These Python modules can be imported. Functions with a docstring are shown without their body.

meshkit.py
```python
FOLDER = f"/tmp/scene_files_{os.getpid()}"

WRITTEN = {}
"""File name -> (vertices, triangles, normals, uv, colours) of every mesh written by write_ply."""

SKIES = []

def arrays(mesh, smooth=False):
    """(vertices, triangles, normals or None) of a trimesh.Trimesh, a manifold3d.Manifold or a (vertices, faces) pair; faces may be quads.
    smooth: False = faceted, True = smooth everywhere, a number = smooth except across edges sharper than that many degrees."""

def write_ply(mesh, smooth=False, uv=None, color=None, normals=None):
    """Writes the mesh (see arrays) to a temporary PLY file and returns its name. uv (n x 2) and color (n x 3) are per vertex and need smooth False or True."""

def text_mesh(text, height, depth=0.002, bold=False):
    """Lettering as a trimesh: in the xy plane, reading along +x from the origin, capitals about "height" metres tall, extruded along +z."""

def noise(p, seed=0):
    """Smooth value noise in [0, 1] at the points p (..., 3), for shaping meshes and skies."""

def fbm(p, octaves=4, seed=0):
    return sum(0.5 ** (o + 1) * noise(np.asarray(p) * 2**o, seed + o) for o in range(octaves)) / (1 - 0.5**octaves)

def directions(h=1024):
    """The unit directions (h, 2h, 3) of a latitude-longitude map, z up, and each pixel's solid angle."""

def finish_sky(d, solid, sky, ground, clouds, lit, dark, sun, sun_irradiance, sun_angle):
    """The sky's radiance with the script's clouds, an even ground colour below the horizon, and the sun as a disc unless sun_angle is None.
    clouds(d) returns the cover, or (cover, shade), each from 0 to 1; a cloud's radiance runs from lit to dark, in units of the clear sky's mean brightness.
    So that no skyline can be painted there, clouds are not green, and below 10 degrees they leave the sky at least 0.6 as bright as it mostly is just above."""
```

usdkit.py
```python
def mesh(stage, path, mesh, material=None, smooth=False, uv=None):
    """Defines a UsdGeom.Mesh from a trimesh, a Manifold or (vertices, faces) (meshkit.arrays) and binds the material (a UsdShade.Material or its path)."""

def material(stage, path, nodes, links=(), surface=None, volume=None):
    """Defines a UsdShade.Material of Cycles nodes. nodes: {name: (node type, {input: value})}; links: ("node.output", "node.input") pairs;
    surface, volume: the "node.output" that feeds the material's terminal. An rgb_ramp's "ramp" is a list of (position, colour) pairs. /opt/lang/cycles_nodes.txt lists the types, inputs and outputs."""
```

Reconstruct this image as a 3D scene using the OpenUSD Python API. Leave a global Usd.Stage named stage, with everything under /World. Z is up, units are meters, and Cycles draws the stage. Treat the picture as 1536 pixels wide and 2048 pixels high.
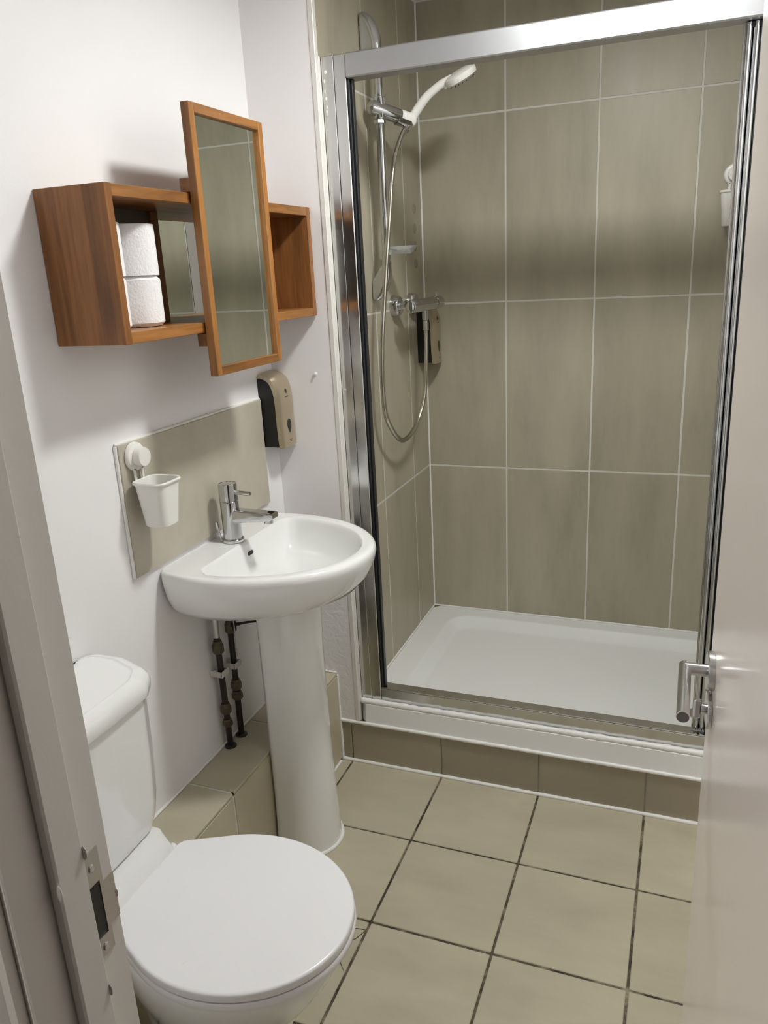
import math, random
import numpy as np, trimesh, manifold3d as m3
from shapely.geometry import Polygon, Point, box as sbox
from pxr import Usd, UsdGeom, UsdLux, UsdShade, Gf, Sdf
import usdkit

random.seed(7)
stage = Usd.Stage.CreateInMemory()
UsdGeom.SetStageUpAxis(stage, UsdGeom.Tokens.z)
UsdGeom.SetStageMetersPerUnit(stage, 1.0)
UsdGeom.Xform.Define(stage, '/World')
UsdGeom.Scope.Define(stage, '/World/Looks')

# ------------------------------------------------------------------ camera, exposure, light
EXPOSURE = 0.14
CAM = np.array([1.1145, -1.986, 1.5106]); FPX = 1559.66
YAW, PITCH, ROLL = .3795, .298, -.0523
sy, cy, sp, cp = math.sin(YAW), math.cos(YAW), math.sin(PITCH), math.cos(PITCH)
fwd = np.array([-sy * cp, cy * cp, -sp]); r0 = np.array([cy, sy, 0]); u0 = np.cross(r0, fwd)
cr, sr = math.cos(ROLL), math.sin(ROLL)
right, up = cr * r0 + sr * u0, -sr * r0 + cr * u0
cam = UsdGeom.Camera.Define(stage, '/World/camera')
cam.AddTransformOp().Set(Gf.Matrix4d(*right, 0, *up, 0, *(-fwd), 0, *CAM, 1))
cam.CreateHorizontalApertureAttr(36.0); cam.CreateVerticalApertureAttr(48.0)
cam.CreateFocalLengthAttr(FPX * 36 / 1536); cam.CreateClippingRangeAttr(Gf.Vec2f(.01, 50))
cam.CreateExposureAttr(EXPOSURE)
LAMP_AT = (.90, -.375, 2.30); LAMP_STRENGTH = 168.0      # the room's ceiling lamp
HALL_LAMP_AT = (.20, -2.95, 2.345); HALL_STRENGTH = 185.0   # the hallway lamp behind the camera

# ------------------------------------------------------------------ names, objects
taken = {}
def free_name(parent, name):
    n = taken.get((parent, name), 0); taken[(parent, name)] = n + 1
    return name if n == 0 else f'{name}_{n:03d}'
def tag(p, label=None, cat=None, group=None, kind=None):
    for k, v in (('label', label), ('category', cat), ('group', group), ('kind', kind)):
        if v: p.SetCustomDataByKey(k, v)
    return p
def path_of(parent): return '/World' if parent is None else str(parent.GetPath())
def obj(name, mesh, mat, parent=None, smooth=30, label=None, cat=None, group=None, kind=None):
    pp = path_of(parent)
    if isinstance(mesh, list): mesh = trimesh.util.concatenate([tm(x) for x in mesh])
    p = usdkit.mesh(stage, pp + '/' + free_name(pp, name), mesh, MAT[mat], smooth=smooth).GetPrim()
    return tag(p, label, cat, group, kind)
def thing(name, label=None, cat=None, loc=(0, 0, 0), rotz=0, group=None, kind=None):
    x = UsdGeom.Xform.Define(stage, '/World/' + free_name('/World', name))
    x.AddTranslateOp().Set(Gf.Vec3d(*loc)); x.AddRotateZOp().Set(rotz)
    return tag(x.GetPrim(), label, cat, group, kind)
def dup(root, loc, rotz=0, label=None):
    was = root.GetCustomData()
    r = thing(root.GetName().rstrip('0123456789').rstrip('_'), label or was['label'], was['category'], loc, rotz, was.get('group'))
    r.GetReferences().AddInternalReference(root.GetPath()); r.SetInstanceable(True)
    return r

# ------------------------------------------------------------------ shapes
def tm(m):
    if isinstance(m, trimesh.Trimesh): return m
    k = m.to_mesh(); return trimesh.Trimesh(k.vert_properties[:, :3], k.tri_verts, process=False)
def hull(pts): return trimesh.convex.convex_hull(np.asarray(pts, float))
def bx(x0, x1, y0, y1, z0, z1, c=0.0):
    """box; with c > 0 its edges are chamfered"""
    if c <= 0: return hull([(x, y, z) for x in (x0, x1) for y in (y0, y1) for z in (z0, z1)])
    P = []
    for x, ix in ((x0, 1), (x1, -1)):
        for y, iy in ((y0, 1), (y1, -1)):
            for z, iz in ((z0, 1), (z1, -1)):
                P += [(x, y + iy * c, z + iz * c), (x + ix * c, y, z + iz * c), (x + ix * c, y + iy * c, z)]
    return hull(P)
def frame_of(d):
    d = np.asarray(d, float); d = d / np.linalg.norm(d)
    a = np.cross(d, (0, 0, 1) if abs(d[2]) < .9 else (1, 0, 0)); a /= np.linalg.norm(a)
    return a, np.cross(d, a), d
def lathe(prof, o=(0, 0, 0), d=(0, 0, 1), n=40):
    """prof: (radius, height) pairs from start to end along d; ends are closed"""
    a, b, d = frame_of(d); o = np.asarray(o, float)
    V, F = [], []; t = np.arange(n) * 2 * np.pi / n
    for r, h in prof: V += list(o + d * h + r * (np.cos(t)[:, None] * a + np.sin(t)[:, None] * b))
    for k in range(len(prof) - 1):
        for i in range(n):
            j = (i + 1) % n; F += [(k*n+i, k*n+j, (k+1)*n+j), (k*n+i, (k+1)*n+j, (k+1)*n+i)]
    c0, c1 = len(V), len(V) + 1; V += [o + d * prof[0][1], o + d * prof[-1][1]]; L = (len(prof) - 1) * n
    for i in range(n):
        j = (i + 1) % n; F += [(c0, j, i), (c1, L + i, L + j)]
    return fixed(V, F)
def fixed(V, F):
    m = trimesh.Trimesh(np.array(V), np.array(F), process=False)
    if m.volume < 0: m.invert()
    return m
def cyl(p0, p1, r, r1=None, n=32, c=0.0):
    p0, p1 = np.asarray(p0, float), np.asarray(p1, float); L = np.linalg.norm(p1 - p0); r1 = r if r1 is None else r1
    pr = [(r, 0), (r1, L)] if c <= 0 else [(r - c, 0), (r, c), (r1, L - c), (r1 - c, L)]
    return lathe(pr, p0, p1 - p0, n)
def spline(P, k=10):
    P = np.asarray(P, float); Q = np.vstack([2 * P[0] - P[1], P, 2 * P[-1] - P[-2]]); out = []
    for i in range(1, len(Q) - 2):
        for t in np.arange(k) / k:
            out.append(.5 * (2*Q[i] + (Q[i+1]-Q[i-1])*t + (2*Q[i-1]-5*Q[i]+4*Q[i+1]-Q[i+2])*t*t + (-Q[i-1]+3*Q[i]-3*Q[i+1]+Q[i+2])*t**3))
    return np.array(out + [P[-1]])
def tube(P, r, n=14, k=10):
    P = spline(P, k) if k else np.asarray(P, float); r = np.broadcast_to(r, (len(P),)) if np.ndim(r) == 0 else np.interp(np.linspace(0, 1, len(P)), np.linspace(0, 1, len(r)), r)
    T = np.gradient(P, axis=0); T /= np.linalg.norm(T, axis=1)[:, None]
    a = frame_of(T[0])[0]; V, F = [], []; t = np.arange(n) * 2 * np.pi / n
    for p, d, rr in zip(P, T, r):
        a = a - d * (a @ d); a /= np.linalg.norm(a); b = np.cross(d, a)
        V += list(p + rr * (np.cos(t)[:, None] * a + np.sin(t)[:, None] * b))
    m = len(P)
    for k2 in range(m - 1):
        for i in range(n):
            j = (i + 1) % n; F += [(k2*n+i, k2*n+j, (k2+1)*n+j), (k2*n+i, (k2+1)*n+j, (k2+1)*n+i)]
    V += [P[0], P[-1]]
    for i in range(n):
        j = (i + 1) % n; F += [(m*n, j, i), (m*n+1, (m-1)*n+i, (m-1)*n+j)]
    return fixed(V, F)
def loft(rings, cap0=True, cap1=True):
    """closed rings of equal count"""
    n = len(rings[0]); V = [p for r in rings for p in r]; F = []
    for k in range(len(rings) - 1):
        for i in range(n):
            j = (i + 1) % n; F += [(k*n+i, k*n+j, (k+1)*n+j), (k*n+i, (k+1)*n+j, (k+1)*n+i)]
    if cap0:
        V.append(np.mean(rings[0], axis=0)); F += [(len(V)-1, (i+1) % n, i) for i in range(n)]
    if cap1:
        V.append(np.mean(rings[-1], axis=0)); L = (len(rings)-1)*n; F += [(len(V)-1, L+i, L+(i+1) % n) for i in range(n)]
    return fixed(V, F)
def polar(poly, c, n=96):
    """a star-shaped outline sampled at even angles about c"""
    X, Y = np.array(poly.exterior.coords).T; A = np.unwrap(np.arctan2(Y - c[1], X - c[0])); R = np.hypot(X - c[0], Y - c[1])
    if A[-1] < A[0]: A, R = A[::-1], R[::-1]
    fine = np.arange(n) * 2 * np.pi / n
    from shapely.geometry import LineString
    out = []
    for a in fine:
        h = poly.exterior.intersection(LineString([c, (c[0] + 5 * math.cos(a), c[1] + 5 * math.sin(a))]))
        q = [g for g in (h.geoms if hasattr(h, 'geoms') else [h])]
        p = max((np.array(g.coords[0]) for g in q), key=lambda v: np.hypot(*(v - c)))
        out.append(p)
    return np.array(out)
def at_z(ring, z): return np.column_stack([ring, np.full(len(ring), z)])
def rounded(poly, r): return poly.buffer(-r, quad_segs=12).buffer(r, quad_segs=12)
def ellipse(cx, cy, a, b, n=128):
    t = np.arange(n) * 2 * np.pi / n; return Polygon(np.column_stack([cx + a * np.cos(t), cy + b * np.sin(t)]))
def extrude(poly, h, o, u, v):
    """a polygon in the plane spanned by u, v through o, extruded by h along u x v"""
    m = trimesh.creation.extrude_polygon(poly, h, engine='earcut'); u, v = np.array(u, float), np.array(v, float)
    m.vertices = np.asarray(o, float) + m.vertices[:, :1] * u + m.vertices[:, 1:2] * v + m.vertices[:, 2:] * np.cross(u, v)
    return fixed(m.vertices, m.faces)

# ------------------------------------------------------------------ materials
def srgb(*c): return tuple(((x/255)/12.92 if x/255 <= .04045 else ((x/255+.055)/1.055)**2.4) for x in c)
MAT = {}
def mat(name, color, rough=.5, metal=0., bump=None, **kw):
    n = {'p': ('principled_bsdf', dict(base_color=color, roughness=rough, metallic=metal, **kw))}; l = []
    if bump:
        scale, dist, st = bump
        n |= {'g': ('geometry', {}), 'b': ('noise_texture', dict(scale=scale, detail=3.)), 'bb': ('bump', dict(strength=st, distance=dist))}
        l += [('g.position', 'b.vector'), ('b.fac', 'bb.height'), ('bb.normal', 'p.normal')]
    MAT[name] = usdkit.material(stage, '/World/Looks/' + name, n, l, surface='p.BSDF')
def tile_mat(name, color, streak, rough=.38, amount=.13):
    dark, lite = tuple(c * (1 - amount) for c in color), tuple(c * (1 + amount) for c in color)
    n = {'g': ('geometry', {}), 'm': ('mapping', {'scale': streak}), 'a': ('noise_texture', dict(scale=1., detail=5., roughness=.62)),
         'r': ('rgb_ramp', {'ramp': [(.3, dark), (.7, lite)]}), 'f': ('noise_texture', dict(scale=420., detail=2.)),
         'o': ('object_info', {}), 'mr': ('map_range', dict(to_min=.95, to_max=1.05)), 'h': ('hsv', {}),
         'mr2': ('map_range', dict(from_min=.3, from_max=.7, to_min=rough - .07, to_max=rough + .09)),
         'b': ('bump', dict(strength=.12, distance=.001)), 'p': ('principled_bsdf', dict(roughness=rough))}
    l = [('g.position', 'm.vector'), ('m.vector', 'a.vector'), ('a.fac', 'r.fac'), ('g.position', 'f.vector'), ('o.random', 'mr.value'),
         ('r.color', 'h.color'), ('mr.result', 'h.value'), ('h.color', 'p.base_color'), ('a.fac', 'mr2.value'), ('mr2.result', 'p.roughness'), ('f.fac', 'b.height'), ('b.normal', 'p.normal')]
    MAT[name] = usdkit.material(stage, '/World/Looks/' + name, n, l, surface='p.BSDF')
def wood_mat(name, grain, dark, mid, lite, rough=.38, band=None):
    """grain: noise scales (small along the fibres); band: (axis, stave width) for glued staves"""
    n = {'g': ('geometry', {}), 'm': ('mapping', {'scale': grain}), 'a': ('noise_texture', dict(scale=1., detail=6., roughness=.6, distortion=.6)),
         'm2': ('mapping', {'scale': tuple(4 * x for x in grain)}), 'f': ('noise_texture', dict(scale=1., detail=2.)),
         'r': ('rgb_ramp', {'ramp': [(.25, dark), (.5, mid), (.78, lite)]}), 'r2': ('rgb_ramp', {'ramp': [(.35, (.72,) * 3), (.6, (1., 1., 1.))]}),
         'mu': ('mix', dict(mix_type='multiply', fac=.75)), 'h': ('hsv', {}), 'o': ('object_info', {}), 'mr': ('map_range', dict(to_min=.85, to_max=1.15)),
         'bb': ('bump', dict(strength=.15, distance=.0006)), 'p': ('principled_bsdf', dict(roughness=rough))}
    l = [('g.position', 'm.vector'), ('g.position', 'm2.vector'), ('m.vector', 'a.vector'), ('m2.vector', 'f.vector'), ('a.fac', 'r.fac'), ('f.fac', 'r2.fac'),
         ('r.color', 'mu.color1'), ('r2.color', 'mu.color2'), ('mu.color', 'h.color'), ('h.color', 'p.base_color'), ('f.fac', 'bb.height'), ('bb.normal', 'p.normal'), ('mr.result', 'h.value')]
    if band:
        ax, w, off = band
        n |= {'s': ('separate_xyz', {}), 'd': ('math', dict(math_type='multiply_add', value2=1 / w, value3=off)), 'fl': ('math', dict(math_type='floor')), 'wn': ('white_noise_texture', dict(dimensions='1D'))}
        l += [('g.position', 's.vector'), ('s.' + ax, 'd.value1'), ('d.value', 'fl.value1'), ('fl.value', 'wn.w'), ('wn.value', 'mr.value')]
        n['mr'] = ('map_range', dict(to_min=.84, to_max=1.14))
    else: l += [('o.random', 'mr.value')]
    MAT[name] = usdkit.material(stage, '/World/Looks/' + name, n, l, surface='p.BSDF')

mat('white_paint', srgb(240, 238, 238), .5, bump=(260., .0006, .25))
MAT['rough_plaster'] = usdkit.material(stage, '/World/Looks/rough_plaster', {'p': ('principled_bsdf', dict(base_color=srgb(238, 235, 235), roughness=.42)), 'g': ('geometry', {}), 's': ('separate_xyz', {}),
    'z': ('map_range', dict(from_min=.85, from_max=.45, to_min=.16, to_max=1., clamp=True)), 'n': ('noise_texture', dict(scale=34., detail=5., roughness=.6, distortion=.8)), 'm': ('math', dict(math_type='multiply')), 'b': ('bump', dict(strength=.45, distance=.007))},
    [('g.position', 's.vector'), ('s.z', 'z.value'), ('g.position', 'n.vector'), ('n.fac', 'm.value1'), ('z.result', 'm.value2'), ('m.value', 'b.height'), ('b.normal', 'p.normal')], surface='p.BSDF')
mat('gloss_paint', srgb(243, 234, 229), .2, bump=(60., .0008, .08))
mat('frame_paint', srgb(224, 220, 214), .34, bump=(90., .001, .2))
mat('hall_paint', srgb(140, 135, 130), .6)
mat('hall_carpet', srgb(96, 90, 84), .9)
tile_mat('wall_tile', srgb(173, 165, 145), (9., 9., 2.2))
tile_mat('splash_tile', srgb(188, 180, 164), (5., 5., 4.), .3, .06)
tile_mat('floor_tile', srgb(186, 177, 154), (4., 11., 6.), .42, .08)
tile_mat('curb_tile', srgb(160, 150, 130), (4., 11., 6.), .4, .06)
mat('light_grout', srgb(214, 212, 204), .7)
MAT['dark_grout'] = usdkit.material(stage, '/World/Looks/dark_grout', {'p': ('principled_bsdf', dict(roughness=.85)), 'g': ('geometry', {}), 'n': ('noise_texture', dict(scale=22., detail=4., roughness=.65)), 'r': ('rgb_ramp', {'ramp': [(.36, srgb(48, 41, 34)), (.52, srgb(92, 82, 68)), (.66, srgb(150, 138, 116))]})},
    [('g.position', 'n.vector'), ('n.fac', 'r.fac'), ('r.color', 'p.base_color')], surface='p.BSDF')
mat('caulk', srgb(236, 234, 230), .4)
mat('ceramic', srgb(238, 238, 236), .07, coat_weight=.5, coat_roughness=.03)
mat('acrylic', srgb(238, 238, 236), .16)
mat('seat_plastic', srgb(238, 237, 239), .24)
mat('white_plastic', srgb(236, 234, 228), .32)
mat('clear_plastic', (.95, .97, .97), .08, transmission_weight=.85, ior=1.45)
mat('chrome', (.60, .61, .62), .07, 1.)
mat('satin_steel', (.58, .58, .58), .24, 1.)
mat('frame_metal', (.62, .62, .61), .15, 1.)
mat('header_metal', (.52, .525, .54), .42, 1.)
mat('hose_metal', (.60, .57, .51), .22, 1., bump=None)
mat('mirror', (.80, .84, .81), .004, 1.)
mat('gold_plastic', srgb(190, 176, 152), .3, .75)
mat('black_plastic', srgb(14, 14, 14), .4)
mat('seal_black', srgb(30, 31, 34), .35)
mat('dark_panel', srgb(92, 86, 74), .5)
mat('pipe_dark', srgb(38, 30, 26), .4, .2)
mat('brass', srgb(92, 84, 66), .45, .6)
mat('pipe_white', srgb(206, 202, 196), .5)
mat('strike_metal', (.52, .5, .47), .4, 1., bump=(160., .001, .3))
mat('print_dark', srgb(50, 44, 38), .5)
mat('tissue', srgb(238, 236, 236), .9, bump=(190., .0025, .55))
mat('lock_red', srgb(60, 24, 16), .6)
mat('sticker_clear', srgb(150, 140, 124), .15)
wood_mat('wood_z', (26., 26., 2.6), srgb(98, 60, 28), srgb(148, 98, 50), srgb(178, 124, 70))
wood_mat('wood_y', (26., 2.6, 26.), srgb(98, 60, 28), srgb(148, 98, 50), srgb(178, 124, 70))
wood_mat('wood_side', (30., 30., 2.4), srgb(104, 65, 34), srgb(142, 92, 49), srgb(162, 110, 63), .42, band=('x', .031, .45))
wood_mat('wood_mirror', (26., 26., 2.6), srgb(118, 76, 36), srgb(166, 112, 58), srgb(192, 138, 80))
MAT['glass'] = usdkit.material(stage, '/World/Looks/glass', {'t': ('transparent_bsdf', {'color': (.93, .96, .95)}), 'g': ('glossy_bsdf', {'roughness': .01, 'color': (.9, .9, .9)}), 'f': ('fresnel', {'IOR': 1.5}), 'm': ('mix_closure', {})},
                               [('f.fac', 'm.fac'), ('t.BSDF', 'm.closure1'), ('g.BSDF', 'm.closure2')], surface='m.closure')
for nm, st, col in (('lamp_glow', LAMP_STRENGTH, (.975, 1., .975)), ('hall_glow', HALL_STRENGTH, (1., .95, .9))):
    MAT[nm] = usdkit.material(stage, '/World/Looks/' + nm, {'e': ('emission', {'color': col, 'strength': st})}, surface='e.emission')

# ------------------------------------------------------------------ room shell
XS, XR, YB, CEIL, YF, GT = .2025, 1.402, .8036, 2.35, -1.518, .0027   # shower left/right/back planes, ceiling, front wall, half grout
TT = .008                                                              # tile thickness
obj('wall_left', bx(-.1, 0, YF, .0, 0, CEIL), 'white_paint', kind='structure')
obj('wall_nib', [bx(-.1, .134, 0, .9, 0, CEIL), bx(.134, .190, 0, .9, .143, CEIL)], 'rough_plaster', kind='structure', smooth=False, label='white plastered return wall between wash basin and shower')
obj('wall_right', bx(XR, 1.5, YF, 0, 0, CEIL), 'white_paint', kind='structure')
obj('ceiling', bx(-.1, 1.5, -1.6, .9, CEIL, CEIL + .06), 'white_paint', kind='structure')
def tiles_in(parent, mat_, us, vs, place, gap=GT, c=.0012, jitter=0.):
    for a, b in zip(us[:-1], us[1:]):
        for d, e in zip(vs[:-1], vs[1:]):
            j = random.uniform(-jitter, jitter)
            obj('tile', place(a + gap, b - gap, d + gap, e - gap, j, c), mat_, parent, smooth=False)
ZR = [.205, .7924, 1.3914, 1.9954, CEIL]
w = thing('wall_shower_left', kind='structure', label='left side wall of the shower in grey beige tiles')
obj('grout', bx(.190, XS - .0009, .012, YB + .006, .02, CEIL), 'light_grout', w)
tiles_in(w, 'wall_tile', [.014, .3221, .6208, YB], ZR, lambda a, b, d, e, j, c: bx(XS - TT, XS + j, a, b, d, e, c), jitter=.0003)
w = thing('wall_shower_back', kind='structure', label='back wall of the shower in large grey beige tiles')
obj('grout', bx(XS - .0022, XR + .01, YB + .0009, .9, .02, CEIL), 'light_grout', w)
tiles_in(w, 'wall_tile', [XS, .5025, .8025, 1.1025, XR], ZR, lambda a, b, d, e, j, c: bx(a, b, YB - j, YB + TT, d, e, c), jitter=.0004)
w = thing('wall_shower_right', kind='structure', label='right side wall of the shower in grey beige tiles')
obj('grout', bx(XR + .0022, 1.5, 0, YB, .02, CEIL), 'light_grout', w)
tiles_in(w, 'wall_tile', [.002, .3036, .5536, YB], ZR, lambda a, b, d, e, j, c: bx(XR, XR + TT, a, b, d, e, c))
fl = thing('floor', kind='structure', label='floor of square taupe tiles with dark dirty joints')
obj('grout', bx(-.05, XR + .05, YF - .11, .06, -.05, -.0022), 'dark_grout', fl)
tiles_in(fl, 'floor_tile', [.1345, .1708, .4708, .7708, 1.0708, 1.3708, XR], [-1.5, -1.2, -.9, -.6, -.3, -.001], lambda a, b, d, e, j, c: bx(a, b, d, e, -.012, j, c), gap=.0030, c=.0016, jitter=.0006)
obj('threshold', bx(.60, 1.23, YF - .11, -1.502, -.012, .004, .003), 'strike_metal', fl, label='metal threshold strip')
crk = [[(.300, -.612), (.345, -.628), (.392, -.634), (.448, -.630), (.468, -.628)], [(.468, -.632), (.455, -.66), (.432, -.684), (.440, -.72), (.466, -.752)], [(.30, -.70), (.36, -.69), (.432, -.684)]]
for c in crk:
    P = np.array([(x, y, .0004) for x, y in c]); obj('crack', tube(P, .0011, n=6, k=4), 'dark_grout', fl, label='dark crack in floor tile')

# boxed-in pipe ledge along the left wall
bt = thing('pipe_boxing', 'low tiled ledge boxing in the pipes along the left wall behind toilet and pedestal', 'ledge')
BJ = [-1.5, -1.22, -.92, -.62, -.32, -.0015]
obj('core', bx(.001, .134 - TT + .0005, -1.505, -.001, 0, .31 - TT + .0005), 'light_grout', bt)
obj('grout', [bx(.002, .132, -1.504, -.0012, .30, .3078), bx(.126, .132, -1.504, -.0012, .002, .3078)], 'light_grout', bt)
tiles_in(bt, 'floor_tile', BJ, [.003, .1366], lambda a, b, d, e, j, c: bx(d, e, a, b, .31 - TT, .31, c))
tiles_in(bt, 'floor_tile', BJ, [.002, .3015], lambda a, b, d, e, j, c: bx(.134 - TT, .134, a, b, d, e, c))

# kerb below the shower tray
cb = thing('shower_kerb', 'row of dark taupe tiles forming the kerb under the white shower tray', 'kerb')
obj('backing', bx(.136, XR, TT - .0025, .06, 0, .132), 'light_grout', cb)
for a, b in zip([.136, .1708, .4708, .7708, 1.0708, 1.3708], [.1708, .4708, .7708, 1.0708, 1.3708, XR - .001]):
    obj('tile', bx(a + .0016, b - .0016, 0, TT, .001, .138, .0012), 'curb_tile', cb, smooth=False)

# white silicone lines
def bead(name, P, r, label):
    rng = np.random.default_rng(len(label) + 11); Q = spline(P, 12)
    rr = r * (1 + .28 * (rng.random(len(Q)) - .5)); 
    V = tube(Q, rr, n=8, k=0)
    return obj(name, V, 'caulk', smooth=True, kind='structure', label=label)
L = lambda a, b, n=12: [tuple(np.array(a) + (np.array(b) - np.array(a)) * t) for t in np.linspace(0, 1, n)]
bead('trim_1', L((.136, -.0035, .002), (XR - .002, -.0035, .002)), .0062, 'white silicone line between floor and kerb tiles')
bead('trim_2', L((.136, -.0005, .143), (XR - .002, -.0005, .143)), .0058, 'white silicone line along top of the kerb tiles')
bead('trim_3', L((.2045, .0170, .2150), (XR - .002, .0170, .2150)), .0094, 'white silicone line under the shower frame')
bead('trim_4', L((XS + .001, YB - .001, .21), (XS + .001, YB - .001, CEIL)), .0036, 'white silicone line in the back left shower corner')
bead('trim_5', L((XS + .001, .09, .206), (XS + .001, YB - .002, .206)), .0040, 'white silicone line between tray and left shower wall')
bead('trim_6', L((XS, YB - .001, .206), (XR, YB - .001, .206)), .0040, 'white silicone line between tray and back shower wall')
bead('trim_7', L((.1352, -.0015, .004), (.1352, -.0015, .305)), .0042, 'white silicone line where pipe ledge meets the return wall')
bead('trim_8', L((.002, -1.45, .311), (.002, -.004, .311)), .0040, 'white silicone line between pipe ledge and left wall')
bead('trim_9', L((.004, -.0015, .312), (.132, -.0015, .312)), .0036, 'white silicone line between pipe ledge and return wall')
bead('trim_10', L((.1355, -.002, .145), (.1355, -.30, .003)) [:1] + L((.1362, -.004, .002), (.1362, -.22, .002)), .0045, 'white silicone line at the foot of the pipe ledge')
obj('trim_11', [bx(.1895, XS + .0012, -.0022, .0135, .148, CEIL - .001, .0015), bx(XS - .001, XS + .0011, .0150, .0255, .215, 2.034, .0005)], 'frame_paint', smooth=False, kind='structure', label='white plastic tile trim on the corner of the return wall')

# ------------------------------------------------------------------ front wall, hallway, door frame, door
XJ, XH = .63, 1.214                                   # rebate faces of the door lining
obj('wall_front', [bx(-.1, XJ - .03, YF - .11, YF, 0, CEIL), bx(XH + .03, 1.5, YF - .11, YF, 0, CEIL), bx(XJ - .03, XH + .03, YF - .11, YF, 2.06, CEIL)], 'white_paint', kind='structure', smooth=False)
df = thing('door_frame', 'chipped off-white painted door frame around the bathroom doorway', 'door frame', kind='structure')
for nm, side, x in (('left', 1, XJ), ('right', -1, XH)):
    s = side
    obj('lining', bx(min(x, x - s * .03), max(x, x - s * .03), YF - .112, YF + .001, 0, 2.03, .0015), 'frame_paint', df, smooth=False)
    obj('stop', bx(min(x, x + s * .012), max(x, x + s * .012), -1.590, -1.557, 0, 2.018, .002), 'frame_paint', df, smooth=False)
    a = lambda u, v: (x - s * u, -1.63 - v)
    pr = Polygon([(0, 0), (.055, 0), (.055, .008), (.045, .012), (.038, .018), (.012, .018), (.006, .012), (0, .010)])
    m = trimesh.creation.extrude_polygon(pr, 2.085, engine='earcut'); v = m.vertices.copy()
    m.vertices = np.column_stack([x - s * (.006 + v[:, 0]), -1.6305 - v[:, 1], v[:, 2]])
    obj('architrave', fixed(m.vertices, m.faces), 'frame_paint', df, smooth=False)
obj('head', bx(XJ - .03, XH + .03, YF - .112, YF + .001, 2.03, 2.06, .0015), 'frame_paint', df, smooth=False)
obj('stop', bx(XJ + .012, XH - .012, -1.590, -1.557, 2.018, 2.03, .001), 'frame_paint', df, smooth=False)
obj('architrave', bx(XJ - .06, XH + .06, -1.648, -1.6305, 2.036, 2.09, .003), 'frame_paint', df, smooth=False)
sk = obj('strike_plate', [bx(XJ - .001, XJ + .0016, -1.553, -1.532, .985, 1.02), bx(XJ - .001, XJ + .0016, -1.553, -1.532, .905, .926), bx(XJ - .001, XJ + .0016, -1.5365, -1.532, .926, .985), bx(XJ - .001, XJ + .0016, -1.532, -1.519, .93, .98),
                          bx(XJ - .001, XJ + .0016, -1.553, -1.550, .926, .985)], 'strike_metal', df, smooth=False, label='worn steel strike plate')
obj('latch_hole', bx(XJ - .004, XJ + .0007, -1.550, -1.5365, .926, .985), 'black_plastic', sk, smooth=False, label='dark latch hole')
for z in (1.003, .914): obj('screw', lathe([(.0042, 0), (.0042, .0008), (.003, .0016)], (XJ + .0014, -1.543, z), (1, 0, 0), 14), 'satin_steel', sk)
rng = np.random.default_rng(5)
for k, (z, y) in enumerate([(1.035, -1.5575), (.88, -1.558), (.955, -1.519), (.84, -1.5905), (1.02, -1.5905), (.70, -1.558)]):
    q = trimesh.creation.icosphere(1, .006); q.vertices = q.vertices * (.5, .25, 1.3) * rng.uniform(.7, 1.2, 3) + (XJ + (.0006 if y > -1.556 else .0122), y, z)
    obj('paint_chip', q, 'pipe_white', df)
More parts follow.
